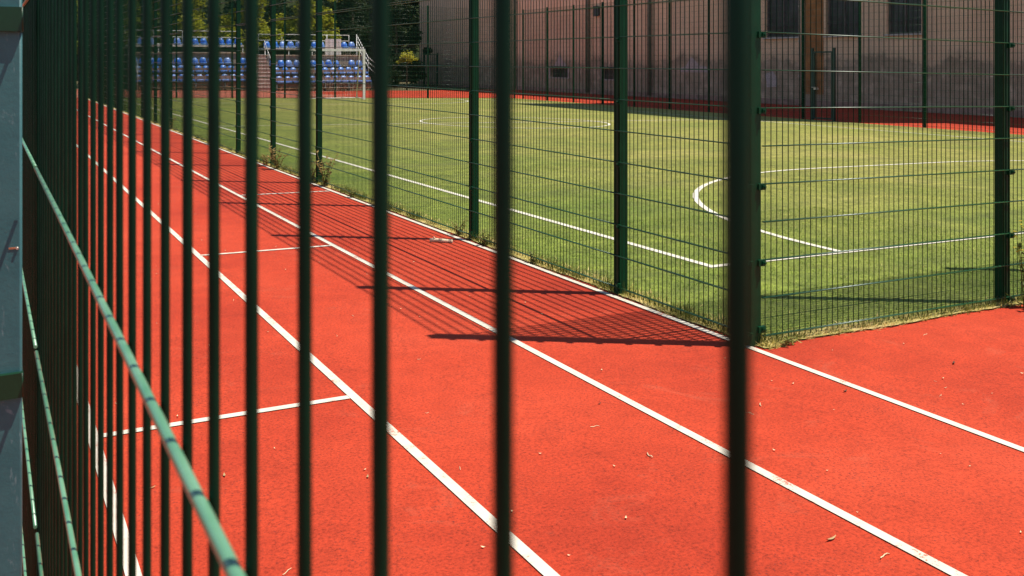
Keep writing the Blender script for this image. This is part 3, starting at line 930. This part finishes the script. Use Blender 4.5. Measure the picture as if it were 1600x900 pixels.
weed('thin dark weed by the fence, far down the track', 4.28, 21.0, .55, 5, 12, 'weed_dry', spread=.3, lsz=.05)
weed('very distant small weed at the foot of a fence post', 4.28, 26.2, .3, 6, 13, 'weed_dry', spread=.5, lsz=.05)
weed('low yellowish weed where the lane mark meets the fence line', 4.29, 12.1, .13, 7, 14, 'weed_leaf', spread=.9)
weed('small dry weed in the corner at the foot of the corner post', 4.50, 4.52, .06, 7, 15, 'weed_leaf', spread=1.2, lsz=.02)

# broken stick
sk = MB(); sk.tube([(-.115, 0, .018), (-.05, .004, .021), (.04, -.003, .019), (.115, .002, .017)], [.020, .021, .019, .016], 9)
sk.tube([(-.06, .0, .03), (-.075, -.01, .055)], [.008, .005], 6)
s_ = obj('stick', sk, 'log_bark', None, (3.98, 8.67, gz(3.98)))
s_.rotation_euler = (0, SLOPE, R(-38)); tag(s_, 'short broken grey-brown stick lying on the red track by the fence', 'stick')

# litter: leaves and straws
def leaf_mesh(seed, ln, wd_, curl):
    r = random.Random(seed); mb = MB(); n = 6; vs = []
    for i in range(n + 1):
        q = i / n; x = (q - .5) * ln; ww = wd_ * math.sin(math.pi * min(.97, q * .93 + .03)) * r.uniform(.8, 1.1)
        z = .003 + curl * (4 * (q - .5) ** 2) * r.uniform(.8, 1.2)
        off = math.sin(q * 3 + seed) * wd_ * .4
        vs += [(x, off - ww, z + curl * .5), (x, off, z), (x, off + ww, z + curl * .35)]
    fs = []
    for i in range(n):
        for k in (0, 1): fs.append((3 * i + k, 3 * i + 3 + k, 3 * i + 4 + k, 3 * i + 1 + k))
    mb.add(vs, fs, True); me = mb.mesh('dry_leaf'); return me
def straw_mesh(seed, ln):
    r = random.Random(seed); mb = MB(); a = r.uniform(-.5, .5)
    pts = [((i / 5 - .5) * ln, math.sin(i / 5 * 2.4 + seed) * ln * .16, .003 + .003 * math.sin(i * 1.9 + seed)) for i in range(6)]
    mb.tube(pts, [.0014, .0022, .0024, .0022, .0018, .001], 5); return mb.mesh('straw_bit')
LV = []
for i in range(4):
    m_ = leaf_mesh(i, .040 + .010 * i, .006, .006); m_.materials.append(M['dead_leaf']); LV.append(m_)
BL = []
for i in range(2):
    m_ = leaf_mesh(i + 9, .04, .006, .005); m_.materials.append(M['brown_leaf']); BL.append(m_)
ST = []
for i in range(4):
    m_ = straw_mesh(i, .045 + .02 * i); m_.materials.append(M['pale_straw']); ST.append(m_)
FL = []
for i in range(3):
    m_ = leaf_mesh(i + 20, .016, .0035, .003); m_.materials.append(M['pale_straw']); FL.append(m_)
rnd = random.Random(21)
def litter(me, x, y, name, label, cat, group=None, rz=None, sc=1):
    o = bpy.data.objects.new(name, me); SC.collection.objects.link(o)
    o.location = (x, y, gz(x) + .0015); o.rotation_euler = (rnd.uniform(-.08, .08), SLOPE, rnd.uniform(0, 6.28) if rz is None else rz)
    o.scale = (sc, sc, sc); return tag(o, label, cat, group)
litter(LV[2], 2.76, 2.55, 'dry_leaf', 'curled brown leaf lying left of the nearest lane line, low on the right', 'leaf', rz=.2, sc=1.0)
litter(ST[1], 2.84, 2.37, 'straw_bit', 'straight pale straw below the curled brown leaf, beside the lane line', 'straw', rz=.4)
litter(BL[0], 4.12, 3.71, 'dry_leaf', 'dark brown leaf touching the lane line right of the corner post', 'leaf', rz=.3)
litter(BL[1], 5.12, 3.78, 'dry_leaf', 'dark leaf out on the open red area before the right-hand fence', 'leaf', rz=.5, sc=1.2)
litter(BL[0], 2.80, 4.14, 'dry_leaf', 'small dark leaf just below the middle lane line, alone', 'leaf', rz=.4, sc=.7)
litter(ST[0], 2.63, 3.48, 'straw_bit', 'bent white straw in the middle of the lane, left of the black bar', 'straw', rz=1.3, sc=1.25)
litter(ST[0], 3.55, 3.75, 'straw_bit', 'short straw just right of the black bar', 'straw', rz=.75, sc=1.1)
litter(LV[0], .89, 4.11, 'dry_leaf', 'yellowish leaf in the left lane below its cross mark', 'leaf', rz=1.5, sc=.8)
litter(LV[1], .60, 4.12, 'dry_leaf', 'flat pale leaf at the far left of the left lane', 'leaf', rz=.4, sc=.8)
litter(LV[0], 1.42, 3.83, 'dry_leaf', 'pale leaf beside the wide lane line between the bars', 'leaf', rz=1.2, sc=.7)
litter(ST[2], .91, 3.24, 'straw_bit', 'curved pale straw at the bottom edge of the left lane', 'straw', rz=1.0, sc=.6)
litter(ST[1], 2.60, 3.88, 'straw_bit', 'thin straw below the small dark leaf', 'straw', rz=.1, sc=.8)
for i in range(160):
    y = 1.9 + 11 * rnd.random() ** 1.3; x = rnd.uniform(.3, 4.1) if rnd.random() < .75 else rnd.uniform(4.2, 7.5)
    if x > 4.2: y = rnd.uniform(1.6, 4.4)
    if rnd.random() < .72: litter(rnd.choice(FL), x, y, 'leaf_crumb', 'tiny pale leaf crumb on the red track', 'leaf crumb', 'leaf crumbs scattered on the track', sc=rnd.uniform(.5, 1.3))
    else: litter(rnd.choice(ST), x, y, 'straw_bit', 'loose pale straw among the leaf crumbs on the red track', 'straw', 'loose straws scattered on the track', sc=rnd.uniform(.3, .6))
